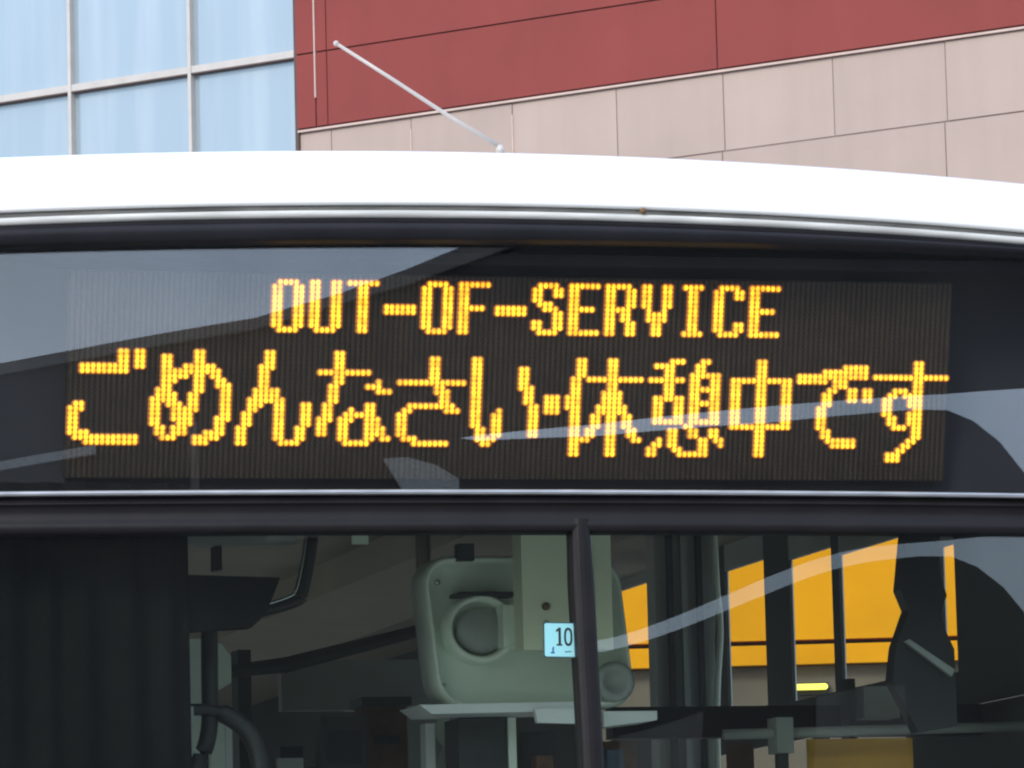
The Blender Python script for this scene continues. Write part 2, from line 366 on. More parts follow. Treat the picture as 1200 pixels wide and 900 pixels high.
CO = 0.13      # the roof's crown lies a little off the middle
def sweep(name, path, prof, mat, closed=False, cap=None, smooth=True, parent=bus):
    bm = bmesh.new(); n = len(path); rings = []
    for i, (x, y) in enumerate(path):
        a = path[(i - 1) % n] if (closed or i > 0) else path[i]
        b = path[(i + 1) % n] if (closed or i < n - 1) else path[i]
        t = Vector((b[0] - a[0], b[1] - a[1])).normalized(); nin = Vector((-t.y, t.x))     # inward normal
        rings.append([bm.verts.new((x + nin.x * p[0], y + nin.y * p[0], p[1] - (p[2] * (x + (p[3] if len(p) > 3 else CO)) ** 2 if len(p) > 2 else 0))) for p in prof])
    m_ = n if closed else n - 1
    for i in range(m_):
        A, B = rings[i], rings[(i + 1) % n]
        for k in range(len(prof) - 1): bm.faces.new((A[k], B[k], B[k + 1], A[k + 1]))
    if cap is not None:
        c = bm.verts.new(cap)
        for i in range(m_): bm.faces.new((rings[i][-1], rings[(i + 1) % n][-1], c))
    o = obj(name, bm, mat, parent, smooth=smooth)
    return o

CR = 0.026
prof = [(0.03, 3.0495, CR), (0.004, 3.0495, CR), (0.0, 3.0510, CR), (0.0, 3.055, CR)]
for k in range(1, 13):
    t = k / 12 * math.pi / 2
    prof.append((0.30 * (1 - math.cos(t)), 3.055 + 0.127 * math.sin(t), CR))
prof += [(0.6, 3.187, CR), (0.95, 3.191, CR)]
roof = sweep('roof', loop, prof, 'paint_white', True, cap=(0, 5.1, 3.191))
sweep('roof_groove', loop, [(0.03, 3.0490, CR), (0.010, 3.0490, CR), (0.009, 3.0445, CR), (0.010, 3.0400, CR), (0.03, 3.0400, CR)], 'groove_grey', True)
sweep('gutter_strip', loop, [(0.03, 3.0395, CR), (0.000, 3.0395, CR), (-0.004, 3.0375, CR), (-0.005, 3.033, CR), (-0.003, 3.0275, CR), (0.004, 3.0262, CR), (0.03, 3.0262, CR)], 'strip_grey', True)
SU = 'rubber'
sweep('upper_window_seal', front, [(0.03, 3.0256, CR), (0.002, 3.0256, CR), (-0.003, 3.0235, CR), (0.002, 3.0195, CR), (0.001, 3.0185, CR),
      (-0.008, 3.0165, 0.022, 0.15), (-0.012, 3.011, 0.020, 0.08), (-0.011, 3.003, 0.018, 0.0), (-0.007, 2.995, 0.015, -0.1), (-0.001, 2.9915, 0.013, -0.18), (0.010, 2.9895, 0.012, -0.2), (0.035, 2.9895, 0.012, -0.2)], SU)
gp = [(x, y) for x, y in front if abs(x) <= 1.08]
TD_, TR_, TL_ = R(3.0), 0.0, 0.0
def gd(u, z): return dcur(u) + 0.006 + (z - 2.57) * math.tan(R(3.0))
def gr(u, z):
    t = min(1.0, max(0.0, u / 0.52)); dt = 0.0210 + 0.0086 * (1 - t * t * (3 - 2 * t))
    return dcur(u) + 0.012 + (z - 2.503) * math.tan(R(3.0) + dt)
def gl_(u, z): return dcur(u) + 0.012 + (z - 2.503) * math.tan(R(3.0) - 0.012)

def pane(name, g, u0, u1, z0, z1, mat, nu=36, nz=10, crown=0.0, th=0.005):
    bm = bmesh.new(); sh = []
    for s in (0, 1):
        G = []
        for i in range(nu + 1):
            u = u0 + (u1 - u0) * i / nu; zt = z1 - crown * (u - 0.2) ** 2
            G.append([bm.verts.new((u, g(u, z0 + (zt - z0) * k / nz) + s * th, z0 + (zt - z0) * k / nz)) for k in range(nz + 1)])
        for i in range(nu):
            for k in range(nz):
                q = (G[i][k], G[i + 1][k], G[i + 1][k + 1], G[i][k + 1]); bm.faces.new(q if s == 0 else q[::-1])
        sh.append(G)
    rim = lambda G: [G[i][0] for i in range(nu + 1)] + [G[nu][k] for k in range(1, nz + 1)] + [G[i][nz] for i in range(nu - 1, -1, -1)] + [G[0][k] for k in range(nz - 1, 0, -1)]
    a, b = rim(sh[0]), rim(sh[1])
    for i in range(len(a)):
        j = (i + 1) % len(a); bm.faces.new([bm.verts.new(q.co) for q in (a[j], a[i], b[i], b[j])])
    me = bpy.data.meshes.new(name); bm.to_mesh(me); bm.free()
    o = link(name, me, mat, bus, smooth=True)
    return o
pane('destination_glass', gd, -1.07, 1.07, 2.5745, 2.9955, 'glass_display', crown=0.012)
pane('windshield_pane', gl_, -1.07, -0.016, 1.25, 2.512, 'glass_wind', nz=16)
pane('windshield_pane', gr, 0.004, 1.07, 1.25, 2.512, 'glass_wind', nz=16)

sweep('lower_window_trim', gp, [(0.030, 2.5748), (0.000, 2.5748), (-0.006, 2.5735), (-0.0075, 2.570), (-0.006, 2.5668), (0.0, 2.5655), (0.03, 2.5655)], 'trim_metal')
sweep('header_band', gp, [(0.04, 2.5652), (0.004, 2.5652), (0.003, 2.558), (-0.001, 2.5555), (-0.003, 2.5535), (-0.001, 2.5515), (0.004, 2.549), (0.003, 2.537),
      (0.002, 2.527), (-0.001, 2.5235), (-0.005, 2.514), (-0.002, 2.507), (0.006, 2.503), (0.04, 2.503)], 'frame_plum')
# centre pillar, following the leaning glass
bm = bmesh.new(); rg = []
for k in range(13):
    z = 2.526 - (2.526 - 1.25) * k / 12; uc = -0.0055 + 0.004 * min(1, k / 4) ; v = 0.006 + (z - 2.51) * math.tan(R(3.6))
    hw = 0.0185 if k else 0.015
    ring = []
    for a_ in range(9):
        t = math.pi * a_ / 8
        ring.append(bm.verts.new((uc - hw * math.cos(t), v - 0.012 * math.sin(t) ** 0.6, z)))
    ring += [bm.verts.new((uc + hw, v + 0.03, z)), bm.verts.new((uc - hw, v + 0.03, z))]
    rg.append(ring)
for A, B in zip(rg, rg[1:]):
    for i in range(11): bm.faces.new((A[i], A[(i + 1) % 11], B[(i + 1) % 11], B[i]))
bm.faces.new(rg[0]); bm.faces.new(rg[-1][::-1])
obj('centre_pillar', bm, 'frame_plum', bus)
# corner posts beside the glass, lower front, sides, rear
for pth in (lc, rc):
    pp = [q for q in pth if abs(q[0]) >= 1.06]
    sweep('corner_post', pp, [(0.05, 3.02), (0.002, 3.02), (0.001, 2.0), (0.0, 1.24), (0.05, 1.24)], 'rubber_matt')
sweep('lower_front_panel', front, [(0.05, 1.238), (-0.03, 1.238), (-0.045, 1.20), (-0.045, 0.45), (-0.02, 0.32), (0.05, 0.32)], 'paint_white')
sweep('lower_windshield_seal', gp, [(-0.075, 1.275), (-0.09, 1.262), (-0.09, 1.245), (-0.05, 1.240)], 'rubber')

def wall_piece(side, v0, v1, z0, z1, inner='cab_dark'):
    s = 1 if side == 'r' else -1
    a, b = sorted((s * 1.15, s * 1.156)); box('wall_lining', (a, v0, z0), (b, v1, z1), inner, bus)
    a, b = sorted((s * 1.1565, s * 1.1595)); box('wall_panel', (a, v0, z0), (b, v1, z1), 'paint_white', bus)
# right wall: a high row of door and side windows near the front, ordinary windows behind
wins = [(1.375, 1.455, 2.37, 2.625), (1.675, 2.085, 2.385, 2.672), (2.135, 2.425, 2.385, 2.695), (2.605, 2.895, 2.39, 2.715), (3.30, 4.05, 2.39, 2.75)]
edges = [0.33]
for w_ in wins: edges += [w_[0], w_[1]]
for i in range(0, len(edges), 2):
    v0 = edges[i]; v1 = edges[i + 1] if i + 1 < len(edges) else LEN - 0.3
    wall_piece('r', v0, v1, 2.30, 3.0)
for v0, v1, z0, z1 in wins:
    wall_piece('r', v0, v1, 2.30, z0); wall_piece('r', v0, v1, z1, 3.0, 'cab_grey')
    box('side_window', (1.1535, v0, z0), (1.1575, v1, z1), 'glass_side', bus)
for side in 'rl':
    wall_piece(side, 0.33, LEN - 0.3, 0.35, 1.05)
    wall_piece(side, 0.33, 1.70, 1.05, 2.298)
    vv = [1.70, 2.2, 2.3, 3.7, 3.8, 5.2, 5.3, 6.7, 6.8, 8.2, 8.3, 9.4, LEN - 0.3]
    ztop = 2.298
    for i in range(len(vv) - 1):
        s = 1 if side == 'r' else -1
        if vv[i + 1] - vv[i] > 0.2:
            a, b = sorted((s * 1.1535, s * 1.1575)); box('side_window', (a, vv[i], 1.05), (b, vv[i + 1], ztop), 'glass_side', bus)
        else:
            wall_piece(side, vv[i], vv[i + 1], 1.05, ztop)
wall_piece('l', 0.33, LEN - 0.3, 2.30, 3.0)
box('floor', (-1.15, 0.1, 0.33), (1.15, LEN - 0.1, 0.349), 'cab_dark', bus)
box('rear_wall', (-1.15, LEN - 0.2, 0.35), (1.15, LEN - 0.05, 3.0), 'cab_grey', bus)
box('ceiling', (-1.149, 0.26, 2.775), (1.149, LEN - 0.21, 2.80), 'cab_ceiling', bus)
# underbody and wheels so the bus stands on the ground
box('underbody', (-1.1, 0.2, 0.22), (1.1, LEN - 0.2, 0.328), 'cab_black', bus)
for v in (2.4, 7.9):
    for s in (-1, 1):
        bm = bmesh.new()
        bmesh.ops.create_cone(bm, cap_ends=True, segments=40, radius1=0.48, radius2=0.48, depth=0.28, matrix=Matrix.Translation((s * 1.03, v, 0.48)) @ Matrix.Rotation(R(90), 4, 'Y'))
        wh = obj('wheel', bm, 'tyre', bus, bevel=0.03)
        bm = bmesh.new()
        bmesh.ops.create_cone(bm, cap_ends=True, segments=32, radius1=0.29, radius2=0.26, depth=0.03, matrix=Matrix.Translation((s * 1.175, v, 0.48)) @ Matrix.Rotation(R(90) * s, 4, 'Y'))
        obj('rim', bm, 'strip_grey', wh)

# ---- destination display box
hb = bmesh.new()
bx(hb, (-1.05, 0.21, 2.535), (1.05, 0.24, 2.985)); bx(hb, (-1.05, 0.085, 2.530), (1.05, 0.209, 2.545)); bx(hb, (-1.05, 0.105, 2.966), (1.05, 0.209, 2.985))
bx(hb, (-1.07, 0.11, 2.535), (-1.051, 0.24, 2.985)); bx(hb, (1.051, 0.11, 2.535), (1.07, 0.24, 2.985))
obj('display_housing', hb, 'housing_black', bus)

GLYPHS = [  # (first column, top row, dot rows)
    (-55, 23, '.####./##..##/##..##/##..##/##..##/##..##/##..##/##..##/##..##/##..##/.####.'),
    (-48, 23, '##..##/##..##/##..##/##..##/##..##/##..##/##..##/##..##/##..##/##..##/.####.'),
    (-41, 23, '######/..##../..##../..##../..##../..##../..##../..##../..##../..##../..##..'),
    (-34, 18, '######/######'),
    (-27, 23, '.####./##..##/##..##/##..##/##..##/##..##/##..##/##..##/##..##/##..##/.####.'),
    (-20, 23, '######/##..../##..../##..../##..../#####./##..../##..../##..../##..../##....'),
    (-13, 18, '######/######'),
    (-6, 23, '.####./##..##/##..##/##..../.###../..###./....##/....##/##..##/##..##/.####.'),
    (1, 23, '######/##..../##..../##..../##..../#####./##..../##..../##..../##..../######'),
    (8, 23, '#####./##..##/##..##/##..##/##..##/#####./##.##./##.##./##..##/##..##/##..##'),
    (15, 23, '##..##/##..##/##..##/##..##/##..##/.#..#./.####./.####./..##../..##../..##..'),
    (23, 23, '####/.##./.##./.##./.##./.##./.##./.##./.##./.##./####'),
    (29, 23, '.####./##..##/##..##/##..../##..../##..../##..../##..../##..##/##..##/.####.'),
    (36, 23, '######/##..../##..../##..../##..../#####./##..../##..../##..../##..../######'),
    (-61, 8, '.....##......./.....##......./.....##......./....###......./....##......../....##......../....##......../....##......../...#####....../...#####....../..#######...../..###..##...##/..##...##...##/.##....##...##/.##....##...##/.##....##...##/##.....##..##./##.....##..##./##.....##..##./##......####..'),
    (-17, 7, '##.........../##.........../##.......##../##.......##../##.......##../##.......##../##.......###./##........##./##........##./##........##./##.........##/##...#.....##/##..##.....##/##..##.....##/##..##.....##/.##.##.....##/.##.##.....##/.####......../..##.........'),
    (-92, 8, '.........##.##/.........##.##/.........##.##/..#########.##/..#########.../............../............../............../............../............../............../.##.........../###.........../##............/##............/##............/##............/####........../.############./...##########.'),
    (-77, 8, '........##...../..##....##...../..##....##...../..##..######.../..###########../..#####.##.##../..###...##..##./..##....##..###/.###....##...##/.####..##....##/#####..##....##/##.###.##....##/##..#####....##/##..####.....##/##..####....###/##...###....##./.##.###.....##./.##.###...####./..###...#####../........###....'),
    (-46, 8, '...##........./...##........./...##........./...##........./##########..../...##........./...##......#../..##.....###../..##.......###/..##........../..##........../.##......##.../.##...#..##.../.##..######.../###.###..###../##..##...###../##..##...####./##..##...####./....##...##.##/.....#####....'),
    (-31, 7, '......##...../......##...../......##...../......##...../......##...../#############/.......##..../.......###.../........##.../........##.../..#########../.##......###./##.........../##.........../##.........../##.........../##.........../.###........./...#######...'),
    (-3, -1, '###/###/###/###'),
    (1, 7, '..##....##...../..##....##...../..##....##...../..##....##...../.##.###########/.##.....##...../.##.....##...../.##....####..../###....####..../###....####..../###...######.../.##...######.../.##..##.##.##../.##..##.##.##../.##..##.##.##../.##.##..##..##./.##.##..##..##./.####...##...##/.##.....##...../.##.....##...../.##.....##.....'),
    (17, 7, '....###...##.../.####....##..../...##....##..../...##...######./#######.##..##./...##...##..##./...##...######./...##...##..##./.######.##..##./.##..##.######./.##..##.##..##./.##..##.##..##./.##..##.##..##./.######.######./.......##....../....##..##..##./....##..##..##./..#.##....##.##/.##.##....##..#/##...##...##.../##....######...'),
    (33, 7, '.....##...../.....##...../.....##...../.....##...../############/##...##...##/##...##...##/##...##...##/##...##...##/##...##...##/##...##...##/##...##...##/##...##...##/##...##...##/############/.....##...../.....##...../.....##...../.....##...../.....##...../.....##.....'),
    (46, 6, '.........#####./.....#########./##############./######.###...../.......###...../......##..##.##/.....##...##.##/.....##...##.##/.....##......../....##........./....##........./....##........./....##........./....##........./.....##......../.....##......../......######.../.......#####...'),
    (61, 7, '........##...../........##...../........##...../###############/........##...../........##...../....###.##...../...##.####...../..##...###...../..##...###...../..##....##...../..##...###...../...##..###...../...##..###...../....###.##...../........##...../........##...../.......##....../......##......./.....##......../...###........./...###.........'),
]

PX, PZ, TILT = 0.00912, 0.00790, R(14)
disp = bpy.data.objects.new('destination_display', None); COL.objects.link(disp); disp.parent = bus
disp.location = (0.0134, 0.15, 2.7568); disp.rotation_euler = (TILT, 0, 0); disp.empty_display_size = 0.1
def dot_xy(c, r_): return (c - 0.35) * PX, (r_ - 0.13) * PZ
C0, C1, R0_, R1_ = -92, 75, -18, 24
x0, z0 = dot_xy(C0 - 0.6, R0_ - 0.7); x1, z1 = dot_xy(C1 + 0.6, R1_ + 0.7)
box('display_board', (x0, 0.0, z0), (x1, 0.02, z1), 'panel_board', disp)
lit = set()
for c0, top, rows in GLYPHS:
    for k, row in enumerate(rows.split('/')):
        for i, ch in enumerate(row):
            if ch == '#': lit.add((c0 + i, top - k))
def dots(name, cells, mats, rings, apex, parent=disp):
    """one low lens of concentric eight-sided rings (half width, half height, depth) per diode"""
    V, F, MI = [], [], []
    n = 8; nr = len(rings)
    for c, r_ in cells:
        x, z = dot_xy(c, r_); b = len(V)
        for sx, sz, y in rings:
            for k in range(n):
                a_ = 2 * math.pi * (k + 0.5) / n; V.append((x + sx * math.cos(a_), y, z + sz * math.sin(a_)))
        V.append((x, apex, z))
        for q in range(nr):
            for k in range(n):
                j = (k + 1) % n
                if q < nr - 1: F.append((b + q * n + k, b + (q + 1) * n + k, b + (q + 1) * n + j, b + q * n + j))
                else: F.append((b + q * n + k, b + nr * n, b + q * n + j))
                MI.append(min(q, len(mats) - 1))
    me = bpy.data.meshes.new(name); me.from_pydata(V, [], F); me.update()
    o = link(name, me, mats, parent)
    me.polygons.foreach_set('material_index', MI)
    return o
un = dots('unlit_diodes', [(c, r_) for c in range(C0, C1 + 1) for r_ in range(R0_, R1_ + 1) if (c, r_) not in lit], ['led_unlit'],
          [(0.0030, 0.0046, -0.0006), (0.0020, 0.0040, -0.0024)], -0.0026)
un['kind'] = 'stuff'
for c0, top, rows in GLYPHS:
    cells = [(c0 + i, top - k) for k, row in enumerate(rows.split('/')) for i, ch in enumerate(row) if ch == '#']
    dots('lit_character', cells, ['led_halo', 'led_lens', 'led_core'], [(0.0078, 0.0070, -0.0034), (0.0049, 0.0053, -0.0042), (0.0037, 0.0046, -0.0052)], -0.0060)

# ---- cab fittings seen through the windshield
# rounded grey-green unit (tray with raised rim and round boss)
def rrect(x0, x1, z0, z1, rad, n=6, shear=0.0):
    pts = []
    for cx, cz, a0 in ((x1 - rad, z1 - rad, 0), (x0 + rad, z1 - rad, 90), (x0 + rad, z0 + rad, 180), (x1 - rad, z0 + rad, 270)):
        for k in range(n + 1):
            t = R(a0 + 90 * k / n); px, pz = cx + rad * math.cos(t), cz + rad * math.sin(t)
            pts.append((px + shear * (z1 - pz), pz))
    return pts
def rings_obj(name, rings, mat, parent, capf=True, capb=True):
    bm = bmesh.new(); vr = [[bm.verts.new(p) for p in r_] for r_ in rings]; n = len(vr[0])
    for A, B in zip(vr, vr[1:]):
        for i in range(n): bm.faces.new((A[i], A[(i + 1) % n], B[(i + 1) % n], B[i]))
    if capf: bm.faces.new(vr[-1])
    if capb: bm.faces.new(vr[0][::-1])
    return obj(name, bm, mat, parent, smooth=True)
def lay(pts, v): return [(x, v, z) for x, z in pts]
SHR = 0.10
U0, U1, Z0, Z1 = -0.155, 0.205, 2.248, 2.515
unit = rings_obj('fan_unit', [lay(rrect(U0, U1, Z0, Z1, 0.05, shear=SHR), 0.60), lay(rrect(U0, U1, Z0, Z1, 0.05, shear=SHR), 0.515),
        lay(rrect(U0 + 0.004, U1 - 0.004, Z0 + 0.004, Z1 - 0.004, 0.05, shear=SHR), 0.503),
        lay(rrect(U0 + 0.009, U1 - 0.009, Z0 + 0.009, Z1 - 0.009, 0.047, shear=SHR), 0.503),
        lay(rrect(U0 + 0.013, U1 - 0.013, Z0 + 0.013, Z1 - 0.013, 0.045, shear=SHR), 0.532), lay(rrect(U0 + 0.05, U1 - 0.05, Z0 + 0.035, Z1 - 0.035, 0.03, shear=SHR), 0.545)], 'cab_green', bus)
def disc_rings(cx, cz, prof_, n=28, ex=1.0): return [[(cx + ex * r_ * math.cos(2 * math.pi * k / n), v, cz + r_ * math.sin(2 * math.pi * k / n)) for k in range(n)] for r_, v in prof_]
boss = rings_obj('motor_boss', disc_rings(-0.048, 2.388, [(0.062, 0.546), (0.060, 0.505), (0.055, 0.494), (0.050, 0.498), (0.047, 0.535), (0.012, 0.538)], ex=1.1), 'cab_green', unit, capb=False)
rings_obj('motor_cap', disc_rings(-0.046, 2.384, [(0.040, 0.534), (0.040, 0.515), (0.034, 0.508), (0.010, 0.506)], ex=1.1, n=24), 'cab_grey', boss, capb=False)
box('boss_dark_strip', (-0.095, 0.470, 2.443), (0.012, 0.545, 2.449), 'cab_black', boss, bevel=0.002)  # black strip across the top of the boss
box('motor_bracket', (-0.018, 0.47, 2.352), (0.010, 0.516, 2.425), 'cab_green', unit, bevel=0.006)
for su, sz in ((-0.118, 2.472), (-0.112, 2.290), (0.150, 2.285)): rings_obj('unit_screw', disc_rings(su, sz, [(0.006, 0.546), (0.006, 0.536), (0.003, 0.533)], n=10), 'chrome', unit, capb=False)
box('unit_clip', (-0.092, 0.488, 2.505), (-0.062, 0.512, 2.535), 'cab_black', unit, bevel=0.004)
rings_obj('hinge_ring', disc_rings(0.188, 2.292, [(0.036, 0.515), (0.036, 0.492), (0.030, 0.486), (0.020, 0.490), (0.016, 0.502)], n=20), 'cab_grey', unit, capb=False)
# cream box in front of it
cb = box('control_box', (-0.001, 0.40, 2.3415), (0.160, 0.46, 2.62), 'cab_cream', bus, bevel=0.004)
box('box_corner_strip', (0.122, 0.396, 2.343), (0.126, 0.3995, 2.61), 'cab_white', cb)
rings_obj('screw', disc_rings(0.040, 2.416, [(0.007, 0.3995), (0.007, 0.395), (0.004, 0.392)], n=12), 'rust', cb, capb=False)
rings_obj('screw', disc_rings(0.040, 2.388, [(0.004, 0.3995), (0.004, 0.396), (0.002, 0.394)], n=12), 'cab_grey', cb, capb=False)
# white shelf pieces below
bm = bmesh.new(); prism(bm, [(-0.171, 0.47, 2.253), (0.110, 0.47, 2.256), (0.110, 0.47, 2.240), (-0.150, 0.47, 2.237)], (0, 0.47, 0), (0, 0.62, 0)); obj('shelf', bm, 'cab_white', bus)
bm = bmesh.new(); prism(bm, [(0.030, 0.452, 2.243), (0.125, 0.452, 2.243), (0.127, 0.452, 2.216), (0.034, 0.452, 2.219)], (0, 0.452, 0), (0, 0.468, 0)); obj('shelf_tag', bm, 'cab_white', bus)
bm = bmesh.new(); prism(bm, [(0.165, 0.49, 2.240), (0.262, 0.49, 2.240), (0.262, 0.49, 2.224), (0.165, 0.49, 2.213)], (0, 0.49, 0), (0, 0.60, 0)); obj('shelf', bm, 'cab_white', bus)
box('column', (-0.075, 0.58, 1.0), (0.012, 0.68, 2.236), 'cab_dark', bus, bevel=0.01)
box('column_edge', (0.014, 0.575, 1.0), (0.028, 0.66, 2.236), 'cab_green', bus, bevel=0.004)
# sticker on the inside of the left pane
st = bpy.data.objects.new('sticker', None); COL.objects.link(st); st.parent = bus
st.location = (-0.0455, gl_(-0.0455, 2.326) - 0.0015, 2.326); st.rotation_euler = (-R(3.0) + 0.012, R(1.2), 0); st.empty_display_size = 0.05
st['label'] = 'small pale blue sticker with the number 10'
SW, SH = 0.0265, 0.0275
bm = bmesh.new(); prism(bm, [(x, 0, z) for x, z in rrect(-SW - 0.0022, SW + 0.0022, -SH - 0.002, SH + 0.002, 0.003, 3)], (0, 0, 0), (0, 0.0005, 0)); obj('sticker_border_shadow', bm, 'ink_dark', st)  # dark border with the shadow round the sticker painted in
bm = bmesh.new(); prism(bm, [(x, -0.0006, z) for x, z in rrect(-SW, SW, -SH, SH, 0.003, 3)], (0, 0, 0), (0, 0.0005, 0)); obj('sticker_face', bm, 'sticker_blue', st)
def flat_poly(name, pts, mat, y=-0.0010):
    bm = bmesh.new(); prism(bm, [(x, y, z) for x, z in pts], (0, 0, 0), (0, 0.0003, 0)); return obj(name, bm, mat, st)
# numeral 1 (with flag and foot) and ring-shaped 0
flat_poly('numeral_one', [(-0.0065, -0.0095), (0.0035, -0.0095), (0.0035, -0.0068), (0.0012, -0.0068), (0.0012, 0.0205), (-0.0022, 0.0205), (-0.0070, 0.0165), (-0.0070, 0.0128), (-0.0030, 0.0150), (-0.0030, -0.0068), (-0.0065, -0.0068)], 'ink_black')
bm = bmesh.new(); n0 = 24; rr = []
for y in (-0.0010, -0.0007):
    for ra, rb in ((0.0072, 0.0152), (0.0038, 0.0112)):
        rr.append([bm.verts.new((0.0137 + ra * math.copysign(abs(math.cos(t)) ** 0.8, math.cos(t)), y, 0.0055 + rb * math.copysign(abs(math.sin(t)) ** 0.8, math.sin(t)))) for t in [2 * math.pi * k / n0 for k in range(n0)]])
for k in range(n0):
    j = (k + 1) % n0
    bm.faces.new((rr[0][k], rr[0][j], rr[1][j], rr[1][k])); bm.faces.new((rr[2][k], rr[3][k], rr[3][j], rr[2][j]))
    bm.faces.new((rr[0][j], rr[0][k], rr[2][k], rr[2][j])); bm.faces.new((rr[1][k], rr[1][j], rr[3][j], rr[3][k]))
obj('numeral_zero', bm, 'ink_black', st)
flat_poly('small_mark', [(-0.0165, -0.0225), (-0.0098, -0.0225), (-0.0098, -0.0205), (-0.0115, -0.0195), (-0.0108, -0.0110), (-0.0138, -0.0125), (-0.0140, -0.0195), (-0.0165, -0.0205)], 'ink_blue')
flat_poly('small_line', [(0.0075, -0.0203), (0.0190, -0.0193), (0.0190, -0.0180), (0.0075, -0.0188)], 'ink_dark')

# driver's sun shade, left
bm = bmesh.new(); NP = 64; fr, bk = [], []
for i in range(NP + 1):
    u = -1.06 + 0.424 * i / NP; v = 0.145 + 0.007 * math.sin(i * 0.62 + 0.5 * math.sin(i * 0.21))
    fr.append([bm.verts.new((u, v + 0.004 * math.sin(3 * z + i * 0.1), z)) for z in (2.60, 2.45, 2.3, 2.15, 1.9)]); bk.append([bm.verts.new((u, v + 0.006, z)) for z in (2.60, 2.45, 2.3, 2.15, 1.9)])
for i in range(NP):
    for k in range(4):
        bm.faces.new((fr[i][k], fr[i][k + 1], fr[i + 1][k + 1], fr[i + 1][k])); bm.faces.new((bk[i][k], bk[i + 1][k], bk[i + 1][k + 1], bk[i][k + 1]))
for k in range(4):
    bm.faces.new((fr[0][k], bk[0][k], bk[0][k + 1], fr[0][k + 1])); bm.faces.new((fr[NP][k], fr[NP][k + 1], bk[NP][k + 1], bk[NP][k]))
obj('sun_shade', bm, 'shade_fabric', bus, True)
bm = bmesh.new(); prism(bm, [(-0.645, 0.16, 2.45), (-0.480, 0.16, 2.445), (-0.505, 0.16, 2.385), (-0.530, 0.16, 2.362), (-0.645, 0.16, 2.356)], (0, 0.16, 0), (0, 0.20, 0)); obj('visor', bm, 'shade_fabric', bus, bevel=0.01)
# black grab pole and curved handle
bm = bmesh.new(); tube(bm, smooth_path([(-0.573, 0.3, 2.40), (-0.574, 0.3, 2.30), (-0.577, 0.3, 2.20), (-0.600, 0.3, 2.14), (-0.64, 0.3, 2.09)]), 0.0145, 12); gpole = obj('grab_pole', bm, 'cab_black', bus, True)
bm = bmesh.new(); tube(bm, smooth_path([(-0.640, 0.29, 2.232), (-0.60, 0.288, 2.236), (-0.555, 0.29, 2.229), (-0.515, 0.29, 2.200), (-0.495, 0.29, 2.155), (-0.490, 0.29, 2.08)]), [0.010] * 12 + [0.016] * 14 + [0.016] * 5, 12); obj('curved_handle', bm, 'cab_black', bus, True)
box('pole_clamp', (-0.640, 0.27, 2.205), (-0.608, 0.31, 2.240), 'cab_grey', gpole, bevel=0.005)
# pale side pieces behind the pole
box('driver_partition', (-0.515, 0.80, 1.2), (-0.486, 0.82, 2.396), 'cab_green', bus)
bm = bmesh.new(); prism(bm, [(-0.462, 0.82, 2.392), (-0.446, 0.82, 2.388), (-0.430, 0.82, 2.365), (-0.430, 0.82, 2.320), (-0.462, 0.82, 2.300)], (0, 0.82, 0), (0, 0.84, 0)); obj('mirror_back', bm, 'cab_green', bus)
box('curtain_strip', (-0.462, 0.86, 1.2), (-0.436, 0.88, 2.27), 'cab_green', bus); box('curtain_strip', (-0.432, 0.87, 1.2), (-0.420, 0.88, 2.262), 'cab_white', bus)
# chrome-edged panel and lamp strip near the ceiling
bm = bmesh.new(); tube(bm, smooth_path([(-0.343, 0.5, 2.60), (-0.352, 0.5, 2.53), (-0.368, 0.5, 2.455), (-0.380, 0.5, 2.437), (-0.44, 0.5, 2.420)]), 0.012, 10); obj('ceiling_rail', bm, 'cab_black', bus, True)
bm = bmesh.new(); tube(bm, smooth_path([(-0.358, 0.488, 2.60), (-0.365, 0.488, 2.53), (-0.380, 0.488, 2.460), (-0.392, 0.488, 2.444), (-0.44, 0.488, 2.428)]), 0.003, 8); obj('rail_edge', bm, 'chrome', bus, True)
box('lamp_strip', (-0.555, 0.58, 2.543), (-0.358, 0.62, 2.575), 'cab_grey', bus, bevel=0.003)
box('notice_plate', (-0.255, 0.60, 2.545), (-0.225, 0.604, 2.563), 'cab_green', bus)
box('switch_box', (-0.50, 0.60, 2.500), (-0.488, 0.64, 2.542), 'cab_black', bus, bevel=0.003)
# ceiling duct, sloping beams and front bulkhead lining
bm = bmesh.new(); prism(bm, [(0.30, 1.2, 2.774), (0.30, 1.2, 2.70), (0.55, 1.2, 2.66), (0.70, 1.2, 2.774)], (0, 1.2, 0), (0, 9.5, 0)); obj('ceiling_duct', bm, 'cab_ceiling', bus)
bm = bmesh.new(); prism(bm, [(-0.70, 1.0, 2.774), (-0.55, 1.0, 2.64), (-0.2, 1.0, 2.70), (-0.15, 1.0, 2.774)], (0, 1.0, 0), (0, 9.5, 0)); obj('ceiling_duct', bm, 'cab_ceiling', bus)
bm = bmesh.new(); tube(bm, [(-0.42, 0.9, 2.345), (-0.30, 0.95, 2.36), (-0.06, 1.0, 2.42), (0.02, 1.02, 2.445)], [0.012, 0.015, 0.012, 0.008], 10); obj('monitor_arm', bm, 'cab_dark', bus)
box('fare_board', (-0.235, 1.3, 2.300), (0.12, 1.33, 2.395), 'cab_grey', bus, bevel=0.004)
